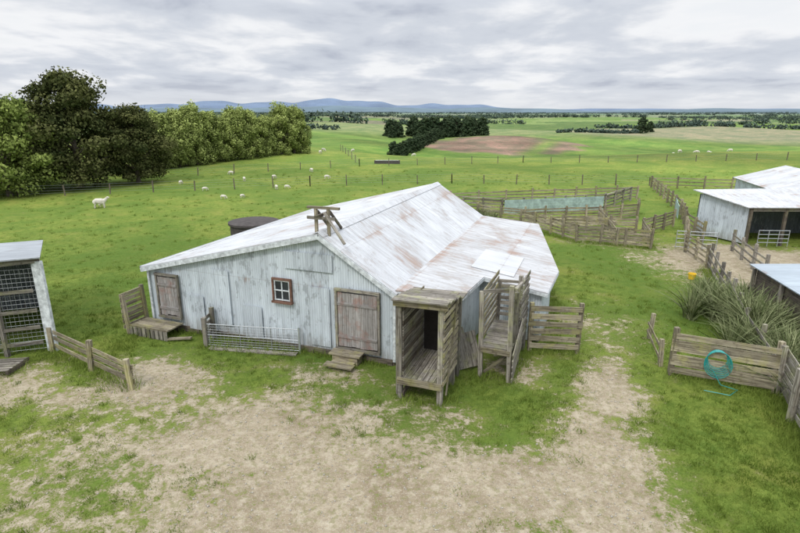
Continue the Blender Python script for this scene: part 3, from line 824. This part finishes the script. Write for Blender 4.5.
# ------------------------------------------------------------------ trees
tA = tree_meshes('dark_tree', 11.5, 9.0, 11, M_leafA, 100, 260, .17, .10)
tB = tree_meshes('light_tree', 9.5, 8.0, 12, M_leafB, 80, 240, .16, .08)
tC = [tree_meshes('willow', 8.0, 5.0, 20 + k, M_leafC, 52, 200, .14, .05, 'tall') for k in range(4)]
tP = tree_meshes('pine', 12, 8, 31, M_pine, 70, 70, .42, .03, 'pine')
place_tree('macrocarpa_tree', tA, -35.0, 58.5, 1.0)
place_tree('macrocarpa_tree', tA, -30.5, 62.5, (.75, .75, .72), 2)
place_tree('broadleaf_tree', tB, -38.5, 52.5, .98)
place_tree('broadleaf_tree', tB, -44.5, 55.0, 1.0, 2.0)
place_tree('broadleaf_tree', tB, -42.0, 62, .95, 4.0)
place_tree('broadleaf_tree', tB, -50, 60, 1.05, 3.0)
n = 18
for k in range(n):
    f = k / (n - 1)
    x_ = -37.0 + 19.5 * f + random.uniform(-.5, .5); y_ = 72 + 27 * f + random.uniform(-1, 1)
    s = random.uniform(.86, 1.08) * (1.0 - .08 * f)
    place_tree('willow_tree', tC[k % 4], x_, y_, (s * random.uniform(.9, 1.1), s, s * random.uniform(.90, 1.06)), random.uniform(0, 6))
rs = np.random.RandomState(5)
def pine(x_, y_, s): place_tree('pine_tree', tP, x_, y_, (s * 1.15, s * 1.15, s), rs.uniform(0, 6))
for k in range(42):
    f = rs.uniform(0, 1); pine(-6 + 55 * f, 305 + rs.uniform(0, 22), rs.uniform(.66, .98) * (1.0 if f > .2 else .8))
for k in range(22): pine(-2 + 23 * k / 21 + rs.uniform(-.5, .5), 162 + 118 * k / 21, rs.uniform(.34, .46))
pine(152, 345, .8); pine(160, 352, .55)
C = []; Rd = []; SZ = []
def belt(x0, y0, x1, y1, hh, dens=1.0):
    L = math.hypot(x1 - x0, y1 - y0); n = max(3, int(L / hh * 2.4 * dens))
    for k in range(n):
        f = rs.uniform(0, 1); s = hh * rs.uniform(.6, 1.1)
        px, py = x0 + (x1 - x0) * f, y0 + (y1 - y0) * f
        C.append((px, py, H(px, py) + s * .42)); Rd.append((s * .75, s * .6, s * .5)); SZ.append(max(.8, hh * .13))
for k in range(50):
    d = 700 * (11 ** (rs.uniform(0, 1))); a = R(rs.uniform(-42, 42))
    cx, cy = d * math.sin(a), d * math.cos(a); L = rs.uniform(110, 330) * (1 + d / 1500); sl_ = rs.uniform(-.2, .2)
    belt(cx - L / 2, cy - L * sl_ / 2, cx + L / 2, cy + L * sl_ / 2, rs.uniform(5, 10), 1)
for k in range(10):
    cx = -330 + 30 * k; belt(cx, 470 + rs.uniform(-10, 30), cx + 34, 475 + rs.uniform(-10, 30), rs.uniform(8, 12), 1)
for (x0, y0, x1, y1, hh) in ((95, 330, 150, 345, 2.6), (150, 420, 330, 405, 4), (-120, 330, -40, 345, 4), (230, 500, 420, 520, 6), (-20, 520, 120, 540, 6)):
    belt(x0, y0, x1, y1, hh, 1)
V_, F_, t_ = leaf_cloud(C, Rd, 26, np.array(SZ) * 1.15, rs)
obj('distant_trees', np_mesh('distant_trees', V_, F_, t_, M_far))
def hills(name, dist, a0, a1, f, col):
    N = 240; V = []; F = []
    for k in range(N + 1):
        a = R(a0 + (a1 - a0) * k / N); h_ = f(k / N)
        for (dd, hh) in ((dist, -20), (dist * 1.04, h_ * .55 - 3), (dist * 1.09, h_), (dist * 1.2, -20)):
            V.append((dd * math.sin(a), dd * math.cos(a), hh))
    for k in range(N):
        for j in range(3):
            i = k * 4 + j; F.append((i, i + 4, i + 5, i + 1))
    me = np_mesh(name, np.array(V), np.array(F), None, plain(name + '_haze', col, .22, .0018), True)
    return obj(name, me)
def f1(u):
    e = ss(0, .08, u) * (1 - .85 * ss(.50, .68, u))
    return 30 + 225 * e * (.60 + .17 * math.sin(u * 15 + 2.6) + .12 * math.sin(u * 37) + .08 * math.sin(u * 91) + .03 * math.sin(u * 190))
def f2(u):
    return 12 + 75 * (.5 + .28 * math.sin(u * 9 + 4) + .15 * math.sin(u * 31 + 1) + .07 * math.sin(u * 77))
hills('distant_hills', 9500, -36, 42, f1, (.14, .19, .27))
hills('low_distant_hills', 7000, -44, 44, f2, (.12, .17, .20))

# ------------------------------------------------------------------ grass, stones, brush
def blades(px, py, hmin, hmax, nb, wd, rs, tb=.0, spread=.05):
    n = len(px); N = n * nb
    bx = np.repeat(px, nb) + rs.normal(0, spread, N); by = np.repeat(py, nb) + rs.normal(0, spread, N)
    bz = hgt(bx, by) - .01
    hs = hmax if isinstance(hmax, float) else np.repeat(hmax, nb)
    a = rs.uniform(0, 2 * np.pi, N); h = rs.uniform(hmin, 1, N) * hs; w = wd * rs.uniform(.6, 1.3, N)
    lx = rs.normal(0, .45, N) * h; ly = rs.normal(0, .45, N) * h
    b0 = np.stack([bx - np.cos(a) * w, by - np.sin(a) * w, bz], 1); b1 = np.stack([bx + np.cos(a) * w, by + np.sin(a) * w, bz], 1)
    tp = np.stack([bx + lx, by + ly, bz + h], 1)
    V = np.stack([b0, b1, tp], 1).reshape(-1, 3); F = np.arange(N * 3).reshape(N, 3)
    tv = np.repeat(tb if isinstance(tb, np.ndarray) else rs.uniform(.1, .8, n) + tb, nb)
    t = np.clip(tv + rs.uniform(-.15, .2, N), 0, 1)
    return V, F, np.repeat(t, 3)
rs = np.random.RandomState(9)
n = 125000
py = 7.5 + 38 * rs.uniform(0, 1, n) ** 1.35; px = rs.uniform(-1, 1, n) * (py * .82 + 1)
D = dirt(px, py)
nz = .5 + .22 * np.sin(px * 2.1 + np.sin(py * 1.7) * 2) * np.sin(py * 2.3 + np.sin(px * 1.3)) + .15 * np.sin(px * 5.3 + 2 * np.sin(py * 3.1)) * np.sin(py * 4.7 + 2 * np.sin(px * 2.9)) + .25 * rs.uniform(-1, 1, n)
keep = (D + (nz - .5) * 1.0 + rs.uniform(-.15, .15, n)) < .42
keep &= rs.uniform(0, 1, n) > ss(17, 44, py)          # thins out with distance, no edge
c_, s_ = .938, -.346
def outside(px, py):
    lx = (px + 9.5) * c_ + (py - 19.35) * s_; ly = -(px + 9.5) * s_ + (py - 19.35) * c_
    return ~((lx > -.1) & (lx < 14.6) & (ly > -.05) & (ly < 14.3))
keep &= outside(px, py)
px, py, nz = px[keep], py[keep], nz[keep]
patch = .5 + .5 * np.sin(px * .9 + 1.3 * np.sin(py * .6)) * np.sin(py * .8 + 1.1 * np.sin(px * .7))
V1 = blades(px, py, .35, .045 + .070 * patch * rs.uniform(.4, 1.2, len(px)), 4, .009, rs, .78 - .6 * patch + rs.uniform(-.25, .25, len(px)))
k_ = rs.choice(len(px), 1000); V3 = blades(px[k_], py[k_], .5, .17, 20, .010, rs, -.1, .07)
# rank clumps out in the paddock
cx_ = rs.uniform(-45, 45, 1500); cy_ = rs.uniform(19, 75, 1500)
kk = outside(cx_, cy_) & (dirt(cx_, cy_) < .3) & (np.abs(cx_) < cy_ * .85)
V4 = blades(cx_[kk], cy_[kk], .5, .20, 16, .018, rs, -.05, .12)
LX, LY = [], []
def along(pts, dens, wd=.18):
    for i in range(len(pts) - 1):
        a, b_ = pts[i], pts[i + 1]; L = math.hypot(b_[0] - a[0], b_[1] - a[1]); n = int(L * dens)
        f = rs.uniform(0, 1, n); LX.append(a[0] + (b_[0] - a[0]) * f + rs.normal(0, wd, n)); LY.append(a[1] + (b_[1] - a[1]) * f + rs.normal(0, wd, n))
along([(4.5, 17.05), (6.2, 16.85)], 60); along([(-12, 16.9), (-8, 14.25)], 50); along([(8.6, 15.35), (11, 14.05)], 70)
along([(11.05, 14), (9.9, 11.2), (8.9, 8.2)], 120, .25); along([(11.3, 14.3), (12.6, 18), (14.6, 22.6), (16.3, 27)], 90, .3)
along([(-9.5, 19.2), (-.3, 15.8)], 25, .1); along([(-7, 17.3), (-3.4, 16.8)], 60, .15); along([(0, 13.8), (1.2, 13.4), (1.8, 14.9), (2.5, 15.2), (3.4, 14.8), (4.5, 17)], 45, .15)
along([(8.7, 38), (11.2, 33), (15.2, 31.4), (16.3, 34.8)], 40); along([(-10, 16), (-9.8, 19)], 40, .3); along([(5.5, 17.5), (6.5, 21), (7.5, 29)], 30)
along([(-14, 14.8), (-11.8, 16.6)], 50, .25)
LX = np.concatenate(LX); LY = np.concatenate(LY)
V2 = blades(LX, LY, .35, .28, 6, .010, rs, .1, .07)
parts = [V1, V2, V3, V4]; off = 0; VV = []; FF = []; TT = []
for P_ in parts: VV.append(P_[0]); FF.append(P_[1] + off); TT.append(P_[2]); off += len(P_[0])
obj('grass', np_mesh('grass', np.vstack(VV), np.vstack(FF), np.concatenate(TT), M_grass))
n = 9000
sx = rs.uniform(-9, 8, n); sy = rs.uniform(7.5, 16.5, n); dd = dirt(sx, sy); kk = dd + rs.uniform(-.2, .2, n) > .62
sx, sy = sx[kk], sy[kk]; n = len(sx); sz = hgt(sx, sy); r_ = .008 + .03 * rs.uniform(0, 1, n) ** 4
oct_ = np.array([[1, 0, 0], [0, 1, 0], [-1, 0, 0], [0, -1, 0], [0, 0, .6], [0, 0, -.6]], float)
jit = rs.uniform(.6, 1.3, (n, 6, 1))
Vs = (oct_[None] * jit * r_[:, None, None]) + np.stack([sx, sy, sz + r_ * .2], 1)[:, None, :]
fo = np.array([[0, 1, 4], [1, 2, 4], [2, 3, 4], [3, 0, 4], [1, 0, 5], [2, 1, 5], [3, 2, 5], [0, 3, 5]])
Fs = (fo[None] + (np.arange(n) * 6)[:, None, None]).reshape(-1, 3)
obj('gravel', np_mesh('gravel', Vs.reshape(-1, 3), Fs, None, M_stone))
def brush(name, cx, cy, rx, ry, hh, n, seed, green=1.0):
    rs = np.random.RandomState(seed); Vs = []; Fs = []; Ts = []; o_ = 0
    crowns = [(cx + rs.normal(0, rx), cy + rs.normal(0, ry), rs.uniform(.65, 1.1)) for _ in range(max(4, n // 90))]
    for k in range(n):
        c0 = crowns[k % len(crowns)]
        x0 = c0[0] + rs.normal(0, .10); y0 = c0[1] + rs.normal(0, .10); z0 = H(x0, y0)
        dx, dy = rs.normal(0, .42, 2); h = hh * c0[2] * rs.uniform(.45, 1.05)
        dryk = rs.uniform(0, 1) < .3
        tt = rs.uniform(.65, 1) if dryk else rs.uniform(0, .55)
        S = 4; w = (.013 if dryk else .028) * rs.uniform(.6, 1.4); a = rs.uniform(0, 3.14); ca_, sa = math.cos(a) * w, math.sin(a) * w
        for s in range(S + 1):
            f = s / S; k_ = 1 - .85 * f * f
            p = (x0 + dx * (f + f * f) * .6 * h, y0 + dy * (f + f * f) * .6 * h, z0 + h * (f - .22 * f * f * (abs(dx) + abs(dy) + .4)))
            Vs.append((p[0] - ca_ * k_, p[1] - sa * k_, p[2])); Vs.append((p[0] + ca_ * k_, p[1] + sa * k_, p[2])); Ts += [tt, min(1, tt + .1)]
        for s in range(S): i = o_ + s * 2; Fs.append((i, i + 1, i + 3, i + 2))
        o_ += 2 * (S + 1)
    obj(name, np_mesh(name, np.array(Vs), np.array(Fs), np.array(Ts), M_brush))
brush('flax_bush', 13.0, 18.9, .55, 1.0, 2.0, 2100, 1)
brush('flax_bush', 12.3, 16.4, .45, .9, 1.8, 1900, 2)
brush('flax_bush', 14.3, 21.6, .45, 1.0, 1.4, 1200, 3)
brush('flax_bush', 11.7, 13.6, .35, .9, 1.2, 1000, 4)
brush('flax_bush', 6.2, 40.2, .8, .5, 1.3, 600, 5)
brush('flax_bush', 12.9, 15.2, .45, .7, 1.4, 900, 6)

# ------------------------------------------------------------------ sky + light
SE, SR = 48, 205
w = bpy.data.worlds.new('World'); scene.world = w; w.use_nodes = True
t = NT(w.node_tree); t.n.clear()
out = t.add('ShaderNodeOutputWorld'); sky = t.add('ShaderNodeTexSky', sky_type='NISHITA')
sky.sun_disc = False; sky.sun_elevation = R(SE); sky.sun_rotation = R(SR)
bg1 = t.add('ShaderNodeBackground'); bg1.inputs[1].default_value = .10; t.link(sky.outputs[0], bg1.inputs[0])
d = t.add('ShaderNodeTexCoord').outputs['Generated']
sp = t.add('ShaderNodeSeparateXYZ'); t.link(d, sp.inputs[0])
zc = t.math('MAXIMUM', sp.outputs[2], 0.0)
den = t.math('ADD', zc, .13)
cx = t.add('ShaderNodeCombineXYZ')
t.link(t.math('DIVIDE', sp.outputs[0], den), cx.inputs[0]); t.link(t.math('DIVIDE', sp.outputs[1], den), cx.inputs[1])
p1 = t.vmul(cx.outputs[0], (1.0, .85, 1))
a1 = t.noise(p1, 1.35, 5, .55, .2); a2 = t.noise(p1, .5, 3, .5, .2)
dn = t.math('ADD', t.math('MULTIPLY', a1, .62), t.math('MULTIPLY', a2, .48))
cc = t.mix(t.rng(dn, .43, .57, 0, 1, True), (.92, .93, .95), (.64, .68, .75))
cc = t.mix(t.rng(dn, .56, .70, 0, 1, True), cc, (.44, .48, .57))
hb = t.rng(sp.outputs[2], 0, .06, 1, 0, True)
cc = t.mix(t.math('MULTIPLY', hb, .7), cc, (.78, .80, .83))
gain = t.rng(sp.outputs[2], .16, 1.0, 1.0, 2.9)
bg2 = t.add('ShaderNodeBackground'); t.link(cc, bg2.inputs[0]); t.link(gain, bg2.inputs[1])
mx = t.add('ShaderNodeMixShader'); t.link(t.rng(dn, .38, .46, .9, 1.0), mx.inputs[0])
t.link(bg1.outputs[0], mx.inputs[1]); t.link(bg2.outputs[0], mx.inputs[2]); t.link(mx.outputs[0], out.inputs[0])
sun = bpy.data.lights.new('sun', 'SUN'); sun.energy = 1.5; sun.angle = R(12); sun.color = (1, .96, .9)
so = bpy.data.objects.new('sun', sun); COL.objects.link(so)
dirv = Vector((math.sin(R(SR)) * math.cos(R(SE)), math.cos(R(SR)) * math.cos(R(SE)), math.sin(R(SE))))
so.rotation_euler = dirv.to_track_quat('Z', 'Y').to_euler(); so.location = (0, -20, 40)

cam = bpy.data.cameras.new('camera'); cam.lens = 23.985; cam.sensor_width = 36; cam.clip_end = 40000; cam.clip_start = .1
co = bpy.data.objects.new('camera', cam); COL.objects.link(co)
co.location = (0, 0, 8); co.rotation_euler = (R(90 - 16.2), 0, 0)
scene.camera = co
scene.view_settings.view_transform = 'Standard'; scene.view_settings.look = 'None'; scene.view_settings.exposure = 0
print('done')
